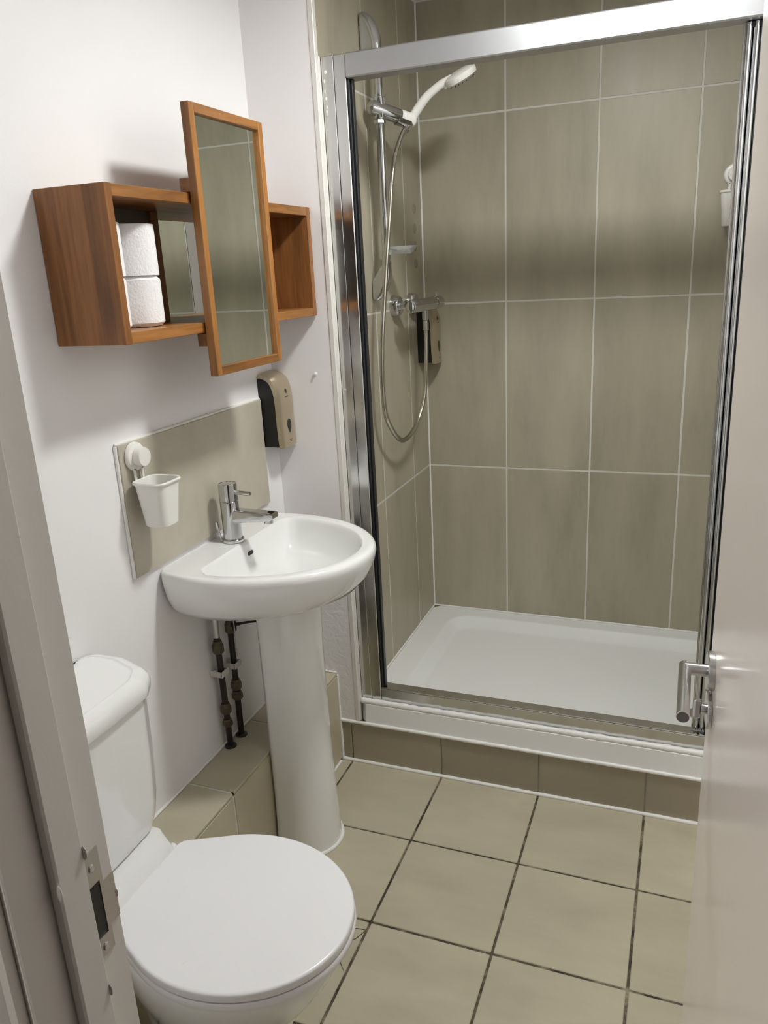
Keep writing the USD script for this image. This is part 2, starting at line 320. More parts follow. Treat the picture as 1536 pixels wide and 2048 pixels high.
# hallway around the camera
obj('wall_hall', [bx(-.9, -.8, -3.4, -1.628, 0, CEIL), bx(2.6, 2.7, -3.4, -1.628, 0, CEIL), bx(-.9, 2.7, -3.5, -3.4, 0, CEIL), bx(-.9, -.1, -1.628, -1.52, 0, CEIL), bx(1.5, 2.7, -1.628, -1.52, 0, CEIL)], 'hall_paint', kind='structure', smooth=False)
obj('floor_hall', bx(-.9, 2.7, -3.5, YF - .112, -.06, 0), 'hall_carpet', kind='structure', smooth=False)
obj('ceiling_hall', bx(-.9, 2.7, -3.5, -1.6, CEIL, CEIL + .06), 'hall_paint', kind='structure', smooth=False)

# the opened door: local x runs from the hinge to the leading edge, local -y... the visible face is at local y = 0
E0, H0 = np.array([1.1665, -.930]), np.array([1.2000, -1.529])
DL = np.linalg.norm(E0 - H0); ANG = math.degrees(math.atan2(*(E0 - H0)[::-1]))
dr = thing('door_1', 'open white gloss painted door with a steel lever handle', 'door', (H0[0], H0[1], 0), ANG, kind='structure')
obj('leaf', bx(0, DL, -.036, 0, .008, 1.995, .002), 'gloss_paint', dr, smooth=False)
hx = DL - .048
rs = obj('handle_rose', lathe([(.0245, 0), (.026, .001), (.026, .008), (.0245, .0095), (.012, .0097)], (hx, -.0005, .986), (0, 1, 0)), 'satin_steel', dr, label='round steel rose')
hm = [cyl((hx, .009, .986), (hx, .036, .986), .0084, n=24)]
obj('lever', [lathe([(.0072, -.0080), (.0080, -.0072), (.0080, .118), (.0072, .119)], (hx, .036, .986), (-1, .062, -.03), 28), hm[0]], 'satin_steel', dr, label='steel lever handle pointing to the hinge')
lr = obj('lock_rose', lathe([(.0245, 0), (.026, .001), (.026, .005), (.0245, .0065)], (hx, -.0005, .928), (0, 1, 0)), 'satin_steel', dr)
obj('thumb_turn', [cyl((hx, .006, .928), (hx, .013, .928), .007, n=20), bx(hx - .004, hx + .004, .012, .022, .914, .942, .002)], 'satin_steel', lr)
for z in (.25, 1.0, 1.75): obj('hinge', [cyl((-.004, -.016, z - .05), (-.004, -.016, z + .05), .006, n=16)], 'satin_steel', dr)

# ------------------------------------------------------------------ lamps
cl = thing('ceiling_lamp', 'round flush white ceiling lamp above the bathroom floor', 'lamp', (LAMP_AT[0], LAMP_AT[1], 0))
obj('base', lathe([(.0, CEIL - .0445), (.1005, CEIL - .0445), (.1005, CEIL - .052), (.116, CEIL - .052), (.125, CEIL - .046), (.125, CEIL - .0005)], (0, 0, 0), (0, 0, 1), 48), 'white_plastic', cl)
obj('diffuser', lathe([(.0, CEIL - .050), (.100, CEIL - .050), (.100, CEIL - .044)], (0, 0, 0), (0, 0, 1), 48), 'lamp_glow', cl, smooth=False)
hl = thing('hall_lamp', 'round flush ceiling lamp in the hallway', 'lamp', (HALL_LAMP_AT[0], HALL_LAMP_AT[1], 0))
obj('base', lathe([(.12, CEIL - .02), (.12, CEIL)], (0, 0, 0), (0, 0, 1), 40), 'white_plastic', hl)
obj('diffuser', lathe([(.0, CEIL - .05), (.07, CEIL - .046), (.105, CEIL - .03), (.11, CEIL - .018)], (0, 0, 0), (0, 0, 1), 40), 'hall_glow', hl, smooth=True)

# ------------------------------------------------------------------ shower tray
def rr(x0, x1, y0, y1, r): return rounded(sbox(x0, y0, x1, y1), r) if r > 0 else sbox(x0, y0, x1, y1)
tc = (.80, .42)
o0 = polar(rr(.204, XR - .001, .001, YB - .001, .004), tc, 160); o1 = polar(rr(.207, XR - .004, .004, YB - .003, .006), tc, 160)
i0 = polar(rr(.295, 1.315, .10, .742, .085), tc, 160); i1 = polar(rr(.303, 1.307, .108, .734, .08), tc, 160)
i2 = polar(rr(.325, 1.285, .13, .712, .07), tc, 160); i3 = polar(rr(.345, 1.265, .15, .692, .06), tc, 160)
of = o0 + np.array([0, .006]) * (o0[:, 1:] < .2); og = o1 + np.array([0, .010]) * (o1[:, 1:] < .2)
lip = lambda o, z: np.column_stack([o, z + .009 * np.clip((.06 - o[:, 1]) / .05, 0, 1)])
rings = [at_z(o0, .147), lip(of, .199), lip(og, .2035), at_z(i0, .2045), at_z(i1, .2015), at_z(i2, .178), at_z(i3, .170), at_z(tc + (i3 - tc) * .5, .167), at_z(tc + (i3 - tc) * .08, .164)]
tr = obj('shower_tray', loft(rings), 'acrylic', label='white acrylic shower tray with a rounded sunken floor', cat='shower tray', smooth=40)
obj('waste_cover', lathe([(.045, 0), (.045, .004), (.036, .008), (0.0, .009)], (1.22, .30, .1655), (0, 0, 1)), 'chrome', tr)

# ------------------------------------------------------------------ shower enclosure frame
sf = thing('shower_enclosure', 'silver aluminium shower enclosure with wide top rail and glass door slid right', 'shower enclosure')
FY = .026; Z0, Z1 = .2185, 2.034
obj('wall_profile', bx(XS + .0012, .2378, FY, FY + .03, Z0, Z1, .0015), 'frame_metal', sf, smooth=False, label='polished outer jamb strip')
obj('jamb_post', bx(.2386, .2705, FY - .001, FY + .045, Z0, Z1 - .0005, .002), 'frame_metal', sf, smooth=False, label='polished jamb post')
obj('magnetic_seal', [bx(.2705, .2760, FY + .006, FY + .040, Z0 + .045, Z1 - .056, .001), bx(.2760, .2810, FY + .014, FY + .030, Z0 + .045, Z1 - .056, .001)], 'seal_black', sf, smooth=False, label='black magnetic seal strip')
obj('top_rail', bx(.2712, XR - .001, FY - .004, FY + .05, 1.978, 2.034, .003), 'header_metal', sf, smooth=False, label='wide brushed aluminium top rail')
obj('sill_rail', [bx(.2712, XR - .001, FY + .000, FY + .045, Z0, .2605, .0015), bx(.2712, XR - .001, FY + .002, FY + .009, .2605, .2645, .001)], 'frame_metal', sf, smooth=False, label='polished bottom rail')
for z, x in ((.62, .2135), (1.2, .2135), (1.9, .2135)): obj('screw', lathe([(.0035, 0), (.0035, .0006), (.002, .0014)], (x, FY + .0002, z), (0, -1, 0), 12), 'pipe_white', sf)
rng = np.random.default_rng(3)
for x, z in ((.211, 1.955), (.2135, 1.938), (.2115, 1.978), (.216, 1.918), (.213, 1.908), (.2155, 1.998)):
    q = trimesh.creation.icosphere(1, .0045); q.vertices = q.vertices * (.6, .18, 1.0) * rng.uniform(.6, 1.3, 3) + (x, FY - .0002, z)
    obj('paint_fleck', q, 'white_paint', sf, label='fleck of white paint')
sd = obj('sliding_door', bx(1.223, XR - .006, .059, .065, .2655, 1.976), 'glass', sf, smooth=False, label='glass door pane slid open to the right')
for x, y, rx, ry in ((1.1905, .060, .0075, .012), (1.2055, .060, .0075, .012)):
    obj('edge_profile', loft([at_z(np.array(ellipse(x, y, rx, ry, 28).exterior.coords)[:-1], z) for z in (.2655, 1.976)]), 'chrome', sd, smooth=35)
obj('edge_channel', bx(1.213, 1.223, .053, .073, .2655, 1.976, .001), 'seal_black', sd, smooth=False)
obj('edge_lip', bx(1.179, 1.1835, .057, .065, .2655, 1.976, .0008), 'frame_metal', sd, smooth=False)
obj('roller_block', bx(1.186, 1.226, .049, .071, 1.966, 1.978, .002), 'black_plastic', sd, smooth=False)

# ------------------------------------------------------------------ shower fittings
def blob(pts):
    """hull chain of spheres (x, y, z, r) joined and smoothed"""
    parts = []
    for a, b in zip(pts[:-1], pts[1:]):
        S = [m3.Manifold.sphere(p[3], 24).translate(p[:3]) for p in (a, b)]
        parts.append(m3.Manifold.batch_hull(S))
    m = tm(m3.Manifold.batch_boolean(parts, m3.OpType.Add).refine_to_length(.006))
    return trimesh.smoothing.filter_taubin(trimesh.Trimesh(m.vertices, m.faces, process=True), iterations=8)
RX, RY = .2525, .302
sr_ = thing('shower_rail', 'vertical chrome shower riser rail on the left tiled wall', 'shower rail')
obj('rail', cyl((RX, RY, 1.53), (RX, RY, 2.09), .0125, n=32), 'chrome', sr_)
def bracket(s, zc):
    P = [(.216, RY, zc + s * .046, .0125), (.230, RY, zc + s * .033, .0150), (.243, RY, zc + s * .010, .0160), (.2505, RY, zc - s * .018, .0155), (RX, RY, zc - s * .055, .0142)]
    W_ = m3.Manifold.batch_hull([m3.Manifold.sphere(r, 20).translate((x, RY, zc + s * z)) for x, z, r in ((.2145, .046, .0115), (.2145, -.034 if s > 0 else .002, .0105), (.232, .030, .0125), (.2505, -.022, .0125), (.240, -.034, .0105))])
    return [blob(P), tm(W_.refine_to_length(.006))]
obj('bracket', bracket(1, 2.140), 'chrome', sr_, smooth=True, label='curved chrome top bracket')
obj('bracket', bracket(-1, 1.485), 'chrome', sr_, smooth=True, label='curved chrome lower bracket')
SA, SB = np.array([.238, .285, 1.955]), np.array([.322, .382, 1.925])
sd_ = (SB - SA) / np.linalg.norm(SB - SA); SL = np.linalg.norm(SB - SA)
sb = obj('slider', [lathe([(.012, -.012), (.018, -.006), (.0205, .004), (.0205, .05), (.0195, SL * .68)], SA, sd_, 36), lathe([(.0165, 0), (.0175, .003), (.0175, .055), (.0160, .058)], (RX, RY, 1.925), (0, 0, 1), 30), lathe([(.0150, 0), (.0165, .003), (.0150, .012)], (RX, RY, 1.912), (0, 0, 1), 6)], 'chrome', sr_, label='chrome slider clamp')
obj('holder_cap', lathe([(.0197, SL * .675), (.0197, SL * .93), (.0175, SL * 1.02), (.011, SL * 1.07), (0.0, SL * 1.085)], SA, sd_, 36), 'white_plastic', sb, label='pale grey holder cap')
obj('holder_ring', lathe([(.0185, SL * .6), (.0185, SL * .90), (.0140, SL * .98), (.006, SL * 1.03)], SA + (0, 0, -.0065), sd_, 30), 'chrome', sb)
hs = thing('hand_shower', 'white plastic hand shower leaning out from the chrome riser slider', 'hand shower')
HP = [(.318, .380, 1.925), (.336, .383, 1.950), (.362, .387, 1.980), (.388, .392, 2.000), (.412, .396, 2.014), (.440, .400, 2.026)]
obj('handle', tube(HP, [.0128, .0132, .0125, .0118, .0118, .0105], n=24, k=8), 'white_plastic', hs, smooth=True)
hd = np.array([math.cos(math.radians(20)), .03, math.sin(math.radians(20))]); hd /= np.linalg.norm(hd); hn = np.array([-.33, -.40, .86]); hn /= np.linalg.norm(hn); hd = hd - hn * (hd @ hn); hd /= np.linalg.norm(hd)
hc = np.array([.462, .402, 2.030])
hh = obj('head', lathe([(.0, -.012), (.041, -.012), (.0465, -.009), (.048, 0), (.047, .006), (.038, .011), (.018, .0135), (0, .014)], hc, hn, 48), 'white_plastic', hs, smooth=40)
obj('spray_plate', lathe([(.0, -.0135), (.039, -.0135), (.040, -.0115)], hc, hn, 40), 'pipe_white', hh)
a_, b_, _ = frame_of(hn)
for r_, k_ in ((.0, 1), (.013, 7), (.025, 13), (.035, 18)):
    for i in range(k_):
        t = 2 * math.pi * i / k_; q = hc + r_ * (math.cos(t) * a_ + math.sin(t) * b_)
        obj('nozzle', cyl(q - hn * .0125, q - hn * .0175, .0017, .0012, n=8), 'seal_black', hh)
ho = thing('shower_hose', 'metal shower hose hanging in a long loop from hand shower to mixer valve', 'hose')
HO = [(.312, .368, 1.908), (.302, .338, 1.880), (.2885, .300, 1.80), (.2820, .270, 1.68), (.270, .238, 1.49), (.258, .214, 1.29), (.252, .222, 1.139), (.252, .262, 1.054), (.254, .372, .982), (.262, .492, 1.012), (.275, .548, 1.102), (.2842, .555, 1.24), (.285, .557, 1.335)]
S_ = spline(HO, 60); d_ = np.concatenate([[0], np.cumsum(np.linalg.norm(np.diff(S_, axis=0), axis=1))])
n_ = int(d_[-1] / .002); t_ = np.linspace(0, d_[-1], n_); S2 = np.column_stack([np.interp(t_, d_, S_[:, k]) for k in range(3)])
obj('hose', tube(S2, .0072 + .0005 * np.where(np.arange(n_) % 2, 1, -1), n=14, k=0), 'hose_metal', ho, smooth=True)
e0 = (S_[0] - S_[6]) / np.linalg.norm(S_[0] - S_[6])
obj('hose_nut', cyl(S_[0] - e0 * .012, S_[0] + e0 * .012, .010, .012, n=20), 'chrome', ho)
obj('hose_nut', cyl((.285, .557, 1.318), (.285, .557, 1.352), .0098, n=20, c=.001), 'chrome', ho)
va = thing('shower_valve', 'chrome bar mixer valve on two round flanges on the left shower wall', 'shower valve')
VX, VZ = .285, 1.402
for y in (.474, .640):
    obj('flange', lathe([(.034, 0), (.0345, .003), (.033, .02), (.029, .026), (.016, .028)], (XS - .0005, y, VZ + .002), (1, 0, 0), 40), 'chrome', va)
    obj('elbow', [cyl((XS + .024, y, VZ + .002), (VX - .03, y, VZ + .001), .0145, n=28), lathe([(.019, 0), (.0205, .002), (.0205, .014), (.019, .016)], (VX - .038, y, VZ + .001), (1, 0, 0), 6), cyl((VX - .025, y, VZ), (VX, y, VZ), .016, n=24)], 'chrome', va)
obj('bar', lathe([(.0195, 0), (.0215, .004), (.0215, .176), (.0195, .180)], (VX, .467, VZ), (0, 1, 0), 40), 'chrome', va)
for y, d in ((.464, -1), (.650, 1)):
    kn = obj('control_knob', lathe([(.0215, 0), (.0225, .003), (.0225, .055), (.021, .065), (.016, .068), (0, .0685)], (VX, y, VZ), (0, d, 0), 36), 'chrome', va)
    obj('lever_stub', cyl((VX, y + d * .04, VZ + .018), (VX, y + d * .04, VZ + .034), .0035, n=12), 'chrome', kn)
obj('outlet', cyl((VX, .557, VZ - .018), (VX, .557, VZ - .05), .0105, n=24), 'chrome', va)
sdh = thing('soap_dish', 'small clear plastic soap dish clipped on the riser rail', 'soap dish')
dc = np.array([.283, .352, 1.575])
def oval(cx, cy, a, b, z, n=40): return at_z(np.array(ellipse(cx, cy, a, b, n).exterior.coords)[:-1], z)
obj('dish', loft([oval(dc[0], dc[1], .028, .022, 1.560), oval(dc[0], dc[1], .042, .034, 1.572), oval(dc[0], dc[1], .050, .040, 1.583), oval(dc[0], dc[1], .046, .036, 1.583), oval(dc[0], dc[1], .038, .030, 1.575), oval(dc[0], dc[1], .02, .015, 1.566)]), 'clear_plastic', sdh, smooth=40)
CLIP = trimesh.creation.annulus(.0129, .0172, .014, sections=32); CLIP.apply_translation((RX, RY, 1.565)); obj('clip', CLIP, 'clear_plastic', sdh)
for k, (y, z, lb) in enumerate(((.724, 1.713, 'topmost'), (.723, 1.648, 'second from top'), (.722, 1.592, 'third from top'), (.726, 1.534, 'lowest'))):
    obj('adhesive_disc', lathe([(.017, 0), (.017, .0008), (.0155, .0014), (0, .0015)], (XS - .0002, y, z), (1, 0, 0), 28), 'sticker_clear',
        label=f'faint round adhesive disc, {lb} of four on the left shower wall', cat='adhesive disc', group='column of four adhesive discs')

# ------------------------------------------------------------------ soap dispensers (mounted on a wall whose normal is local +x)
def dispenser(name, label, loc):
    d = thing(name, label, 'soap dispenser', loc)
    W = .088
    def cover(y): return y
    # side profile (x out of wall, z up), 0 = bottom
    front = [(.068, 0.), (.0665, .04), (.0655, .08), (.066, .12), (.064, .15), (.059, .175), (.049, .196), (.034, .208), (.014, .213), (.0, .209)]
    inner = [(.0525, .002), (.0505, .04), (.0495, .08), (.0495, .12), (.047, .15), (.042, .170), (.033, .186), (.020, .194), (.008, .197), (.0, .196)]
    fs, is_ = spline([(x, 0, z) for x, z in front], 6)[:, [0, 2]], spline([(x, 0, z) for x, z in inner], 6)[:, [0, 2]]
    # gold cover: cross-section bulges toward the middle of the width
    n = len(fs); t = np.linspace(-1, 1, 15); V, F = [], []
    for i in range(n):
        nx = fs[min(i + 1, n - 1)] - fs[max(i - 1, 0)]; nn = np.array([nx[1], -nx[0]]); nn /= np.linalg.norm(nn) + 1e-9
        ring = []
        for u in t:
            bulge = -.0075 * abs(u) ** 3.2
            p = fs[i] + nn * bulge; ring.append((max(p[0], 0), W / 2 * u, p[1]))
        ring = [(is_[i][0], -W / 2, is_[i][1])] + ring + [(is_[i][0], W / 2, is_[i][1])]
        V.append(ring)
    V = np.array(V); m = V.shape[1]
    for i in range(n - 1):
        for j in range(m):
            k = (j + 1) % m; a, b, c, e = i*m+j, i*m+k, (i+1)*m+k, (i+1)*m+j; F += [(a, b, c), (a, c, e)]
    VV = list(V.reshape(-1, 3))
    for i0 in (0, n - 1):
        VV.append(V[i0].mean(0)); c = len(VV) - 1; F += [(c, i0*m+(j+1) % m, i0*m+j) if i0 == 0 else (c, i0*m+j, i0*m+(j+1) % m) for j in range(m)]
    cv = obj('cover', fixed(VV, F), 'gold_plastic', d, smooth=35, label='champagne gold cover')
    obj('body', extrude(Polygon([(0.0005, .004)] + [(x - .0006, max(z - .0006, .004)) for x, z in is_]), W - .003, (0, W / 2 - .0015, 0), (1, 0, 0), (0, 0, 1)), 'black_plastic', d, smooth=25, label='black body')
    fx = lambda z: float(np.interp(z, fs[:, 1][:40], fs[:, 0][:40]))
    drop = Polygon([(0.011 * math.sin(a) * (1 if math.cos(a) < .0 else (1 - .45 * math.cos(a) ** 2)), -.016 * math.cos(a) * (1. if math.cos(a) < 0 else 1.55)) for a in np.linspace(0, 2 * np.pi, 40)[:-1]])
    obj('level_window', extrude(drop.buffer(0), .0016, (fx(.062) - .0009, 0, .063), (0, 1, 0), (0, 0, 1)), 'black_plastic', cv, smooth=False, label='black drop shaped level window')
    leaf = Polygon([(-.004, .006), (-.0055, -.002), (0, -.008), (.0055, -.002), (.004, .006), (.001, .001), (0, .007), (-.001, .001)])
    obj('emblem', extrude(leaf, .0012, (fx(.157) - .0006, 0, .158), (0, 1, 0), (-.28, 0, .96)), 'print_dark', cv, smooth=False)
    obj('print_line', [bx(fx(.141) - .0004, fx(.141) + .0004, -.009, .009, .1405, .1425), ], 'print_dark', cv, smooth=False)
    obj('print_line', [bx(fx(.018) - .0004, fx(.018) + .0004, -.006, .006, .019, .0205), bx(fx(.016) - .0004, fx(.016) + .0004, -.003, .003, .0145, .017)], 'print_dark', cv, smooth=False)
    return d
d0 = dispenser('soap_dispenser', 'black and champagne gold soap dispenser above the wash basin in the corner', (0.0005, -.0465, 1.050))
dup(d0, (XS + .0005, YB - .052, 1.188), 0, 'black and champagne gold soap dispenser behind the mixer valve in the shower corner')

# ------------------------------------------------------------------ suction cup tumblers (wall normal is local +x, disc centre at origin)
def suction_cup(name, label, loc, rot):
    t = thing(name, label, 'tumbler holder', loc, rot)
    obj('suction_disc', lathe([(.030, 0), (.0315, .002), (.031, .006), (.028, .010), (.020, .013)], (0, 0, 0), (1, 0, 0), 44), 'white_plastic', t)
    obj('suction_knob', lathe([(.0195, .012), (.021, .014), (.021, .026), (.0195, .030), (0, .0305)], (0, 0, 0), (1, 0, 0), 40), 'white_plastic', t)
    obj('hanger', [bx(.006, .010, -.016, -.009, -.062, -.018, .001), bx(.006, .010, .009, .016, -.062, -.018, .001), bx(.005, .012, -.018, .018, -.064, -.052, .002), bx(.006, .010, -.018, .018, -.028, -.016, .001)], 'clear_plastic' if False else 'white_plastic', t)
    c = (.0515, 0.); R = lambda hw, r: rr(c[0] - hw, c[0] + hw, -hw, hw, r)
    sec = lambda hw, r, z: at_z(polar(R(hw, r), c, 64), z)
    obj('cup', loft([sec(.0265, .015, -.150), sec(.0290, .016, -.147), sec(.0375, .0165, -.056), sec(.0410, .019, -.0545), sec(.0420, .020, -.0515), sec(.0405, .019, -.0485), sec(.0365, .016, -.0495), sec(.0355, .0155, -.056), sec(.0255, .012, -.144), sec(.005, .002, -.145)]), 'white_plastic', t, smooth=40)
    return t
c0 = suction_cup('tumbler_holder', 'white plastic tumbler on a suction hook stuck to the splashback tile', (.0085, -.651, 1.159), 0)
dup(c0, (1.209, YB - .0005, 1.742), -90, 'white plastic tumbler on a suction hook inside the shower beside the chrome door edge')

# ------------------------------------------------------------------ splashback, wall plugs
obj('splashback_tile', bx(.0005, .0085, -.696, -.0925, .893, 1.1905, .0012), 'splash_tile', smooth=False, label='single large beige splashback tile on the wall behind the basin tap', cat='tile')
SPL = stage.GetPrimAtPath('/World/splashback_tile')
rng = np.random.default_rng(21)
for a_, b_ in (((-.699, .893), (-.699, 1.1905)), ((-.699, 1.1925), (-.0925, 1.1925))):
    Q = np.array([(.0028, *(np.array(a_) + (np.array(b_) - a_) * t)) for t in np.linspace(0, 1, 40)]); obj('sealant', tube(Q, .0042 * (1 + .35 * (rng.random(40) - .5)), n=8, k=0), 'caulk', SPL, smooth=True, label='uneven white sealant edge')
obj('wall_plug', [lathe([(.005, 0), (.005, .004), (.0032, .004), (.0032, .009)], (.138, .0008, 1.249), (0, -1, 0), 16)], 'white_plastic', label='small white wall plug sticking out of return wall beside soap dispenser', cat='wall plug')
obj('wall_plug', [lathe([(.006, 0), (.006, .003), (.003, .006), (0, .007)], (.302, YB + .0005, 2.088), (0, -1, 0), 16)], 'white_plastic', label='small white plug on the beige back wall just under the hand shower head', cat='wall plug')

# ------------------------------------------------------------------ wooden mirror cabinet
cbx = thing('mirror_cabinet', 'brown wooden wall cabinet with open ends and a tall sliding mirror', 'cabinet')
CX, CY0, CY1, CZ0, CZ1 = .158, -.806, -.004, 1.407, 1.683
obj('side_panel', bx(.0008, CX, CY0, CY0 + .019, CZ0, CZ1, .001), 'wood_side', cbx, smooth=False)
obj('side_panel', bx(.0008, CX, CY1 - .019, CY1, CZ0, CZ1, .001), 'wood_side', cbx, smooth=False)
obj('top_board', bx(.0008, CX - .001, CY0 + .019, CY1 - .019, CZ1 - .0215, CZ1 - .0005, .001), 'wood_y', cbx, smooth=False)
obj('bottom_board', bx(.0008, CX - .001, CY0 + .019, CY1 - .019, CZ0 + .0005, CZ0 + .0215, .001), 'wood_y', cbx, smooth=False)
zi0, zi1 = CZ0 + .0215, CZ1 - .0215
obj('back_panel', bx(.001, .006, CY0 + .019, -.486, zi0, zi1), 'dark_panel', cbx, smooth=False, label='dark back panel')
obj('back_panel', bx(.001, .006, -.30, CY1 - .019, zi0, zi1), 'wood_side', cbx, smooth=False, label='wooden back panel')
obj('back_stile', bx(.001, .012, -.486, -.462, zi0, zi1, .001), 'wood_z', cbx, smooth=False)
obj('back_mirror', bx(.003, .009, -.462, -.30, zi0, zi1), 'mirror', cbx, smooth=False, label='fixed mirror pane at back')
MY0, MY1, MZ0, MZ1, MX0, MX1 = -.551, -.262, 1.316, 1.847, .1600, .1790
sm = obj('sliding_mirror', bx(MX0, MX0 + .006, MY0 + .004, MY1 - .004, MZ0 + .004, MZ1 - .004), 'wood_z', cbx, smooth=False, label='tall framed mirror that slides along the cabinet front')
fw = .0185
obj('frame_stile', bx(MX0, MX1, MY0, MY0 + fw, MZ0, MZ1, .001), 'wood_mirror', sm, smooth=False)
obj('frame_stile', bx(MX0, MX1, MY1 - fw, MY1, MZ0, MZ1, .001), 'wood_mirror', sm, smooth=False)
obj('frame_rail', bx(MX0, MX1, MY0 + fw, MY1 - fw, MZ1 - fw, MZ1, .001), 'wood_y', sm, smooth=False)
obj('frame_rail', bx(MX0, MX1, MY0 + fw, MY1 - fw, MZ0, MZ0 + fw, .001), 'wood_y', sm, smooth=False)
obj('mirror_glass', bx(MX0 + .006, MX0 + .0105, MY0 + fw - .001, MY1 - fw + .001, MZ0 + fw - .001, MZ1 - fw + .001), 'mirror', sm, smooth=False)
obj('slide_cleat', bx(.136, MX0, MY0 + .003, MY1 - .003, CZ1 + .001, CZ1 + .028, .001), 'wood_y', sm, smooth=False)
obj('slide_cleat', bx(.136, MX0, MY0 + .003, MY1 - .003, CZ0 - .028, CZ0 - .001, .001), 'wood_y', sm, smooth=False)

# toilet rolls
def roll_mesh(r, h, core=.021, soft=.0015, seed=0):
    pr = [(core, 0), (r - soft, 0), (r, soft), (r, h - soft), (r - soft, h), (core, h), (core, 0)]
    n = 56; V, F = [], []; t = np.arange(n) * 2 * np.pi / n; rng = np.random.default_rng(seed)
    wob = 1 + .008 * np.sin(3 * t + seed) + .005 * np.sin(7 * t + 2 * seed)
    for rad, z in pr[:-1]: V += [(rad * w_ * math.cos(a), rad * w_ * math.sin(a), z) for a, w_ in zip(t, wob if rad > core else np.ones(n))]
    k = len(pr) - 1
    for q in range(k):
        for i in range(n):
            j = (i + 1) % n; A, B = q, (q + 1) % k; F += [(A*n+i, A*n+j, B*n+j), (A*n+i, B*n+j, B*n+i)]
    return fixed(V, F)
for (x, y, z, soft, lb) in ((.060, -.632, zi0 + .0012, .007, 'white toilet roll at the bottom of the stack standing on the cabinet floor'),
                            (.060, -.632, zi0 + .0990, .001, 'white toilet roll standing on another roll inside the cabinet, fully in view'),
                            (.0585, -.7345, zi0 + .0990, .001, 'white toilet roll mostly hidden behind the left cabinet side, upper one'),
                            (.0575, -.7348, zi0 + .0012, .006, 'white toilet roll mostly hidden behind the left cabinet side, lower one')):
    t = thing('toilet_roll', lb, 'toilet roll', (x, y, z), random.uniform(0, 360), group='toilet rolls in the cabinet')
    obj('paper', roll_mesh(.0497, .0972, .0225, soft, int(-y * 1000)), 'tissue', t, smooth=35)
    obj('core', roll_mesh(.022, .0968, .0205, .0005, 1), 'dark_panel', t, smooth=35, label='cardboard core')

# ------------------------------------------------------------------ wash basin, pedestal, tap
YC = -.383
bs = thing('wash_basin', 'white ceramic wash basin with a rounded front on the left wall', 'wash basin')
outer = rounded(ellipse(.118, YC, .316, .254).intersection(sbox(0, -1, .5, .5)), .028)
inner = rounded(outer.buffer(-.036).intersection(sbox(.092, -1, .6, .5)), .04)
bc = np.array((.215, YC))
OR = polar(outer, bc, 144); IR = polar(inner, bc, 144); back = np.array((0., YC))
def osc(s, z, bx_=0.): 
    q = back + (OR - back) * (s, s if s > .9 else .9 - (.9 - s) * .92)
    return at_z(np.maximum(q, (bx_, -9)), z)
ic = np.array((.240, YC))
def isc(s, z): return at_z(ic + (IR - ic) * s, z)
rings = [osc(.40, .738, .0005), osc(.62, .742, .0005), osc(.78, .754, .0005), osc(.89, .777, .0005), osc(.955, .808, .0005), osc(.988, .838, .0005), osc(1.0, .858, .0005), osc(.998, .868, .0005), osc(.99, .8745, .0005), osc(.975, .878, .0005), osc(.955, .8785, .0005),
         isc(1.03, .8775), isc(1.005, .875), isc(.985, .868), isc(.96, .853), isc(.92, .828), isc(.86, .805), isc(.76, .787), isc(.58, .775), isc(.36, .768), isc(.12, .765)]
bowl = loft(rings)
obj('bowl', bowl, 'ceramic', bs, smooth=60)
# overflow slot in the rear slope of the bowl
ov = rr(-.013, .013, -.0045, .0045, .0044)
obj('overflow_slot', extrude(ov, .003, (.0985, -.374, .845), (0, 1, 0), (-.22, 0, .975)), 'black_plastic', bs, smooth=False, label='black overflow slot')
obj('waste', lathe([(.022, 0), (.022, .003), (.014, .005), (0, .0055)], (.245, YC, .7645), (0, 0, 1), 30), 'chrome', bs)
PC = np.array((.192, -.364))
def ped(r, z):
    p = Point(*PC).buffer(r, quad_segs=24).union(sbox(.1375, PC[1] - r, PC[0], PC[1] + r)).intersection(sbox(.1375, -2, 1, 1)); return at_z(polar(rounded(p, .006), PC, 72), z)
pd = obj('pedestal', loft([ped(.0905, .0), ped(.0895, .02), ped(.083, .2), ped(.0795, .45), ped(.0800, .62), ped(.0840, .72), ped(.0850, .757)]), 'ceramic', bs, smooth=50, label='white ceramic pedestal')
pb = [(PC[0] + .092 * math.cos(a), PC[1] + .092 * math.sin(a), .0025) for a in np.linspace(-1.9, 1.9, 30)]
obj('silicone_foot', tube(pb, .006, n=8, k=2), 'caulk', pd, smooth=True, label='white silicone bead at the foot')
tp = thing('basin_tap', 'chrome single lever mixer tap on the wash basin', 'tap')
TX, TY, TZ = .060, -.383, .8785
obj('body', lathe([(.0275, 0), (.0280, .002), (.0280, .006), (.0265, .0085), (.0235, .010), (.0235, .105), (.0225, .1065), (.0215, .107), (.0215, .1085)], (TX, TY, TZ), (0, 0, 1), 48), 'chrome', tp)
cp_ = obj('cap', lathe([(.0225, 0), (.0238, .001), (.0238, .040), (.0228, .0425), (.0205, .0432), (.0205, .042), (0, .042)], (TX, TY, TZ + .1085), (0, 0, 1), 48), 'chrome', tp)
obj('lever', lathe([(.0055, 0), (.0055, .040), (.0048, .0425), (0, .0428)], (TX + .020, TY, TZ + .128), (1, 0, -.02), 20), 'chrome', cp_)
def sp(x, hw, z0, z1): return np.array([(x, *q) for q in polar(rr(-hw, hw, z0, z1, min(hw, (z1 - z0) / 2) * .55), (0, (z0 + z1) / 2), 40)])
ST = [sp(TX + .012, .0175, .049, .086), sp(TX + .04, .0175, .053, .085), sp(TX + .09, .0175, .058, .0838), sp(TX + .118, .0175, .063, .083), sp(TX + .127, .0160, .069, .0810)]
ST = [r + (0, TY, TZ) for r in ST]
obj('spout', loft(ST), 'chrome', tp, smooth=35)
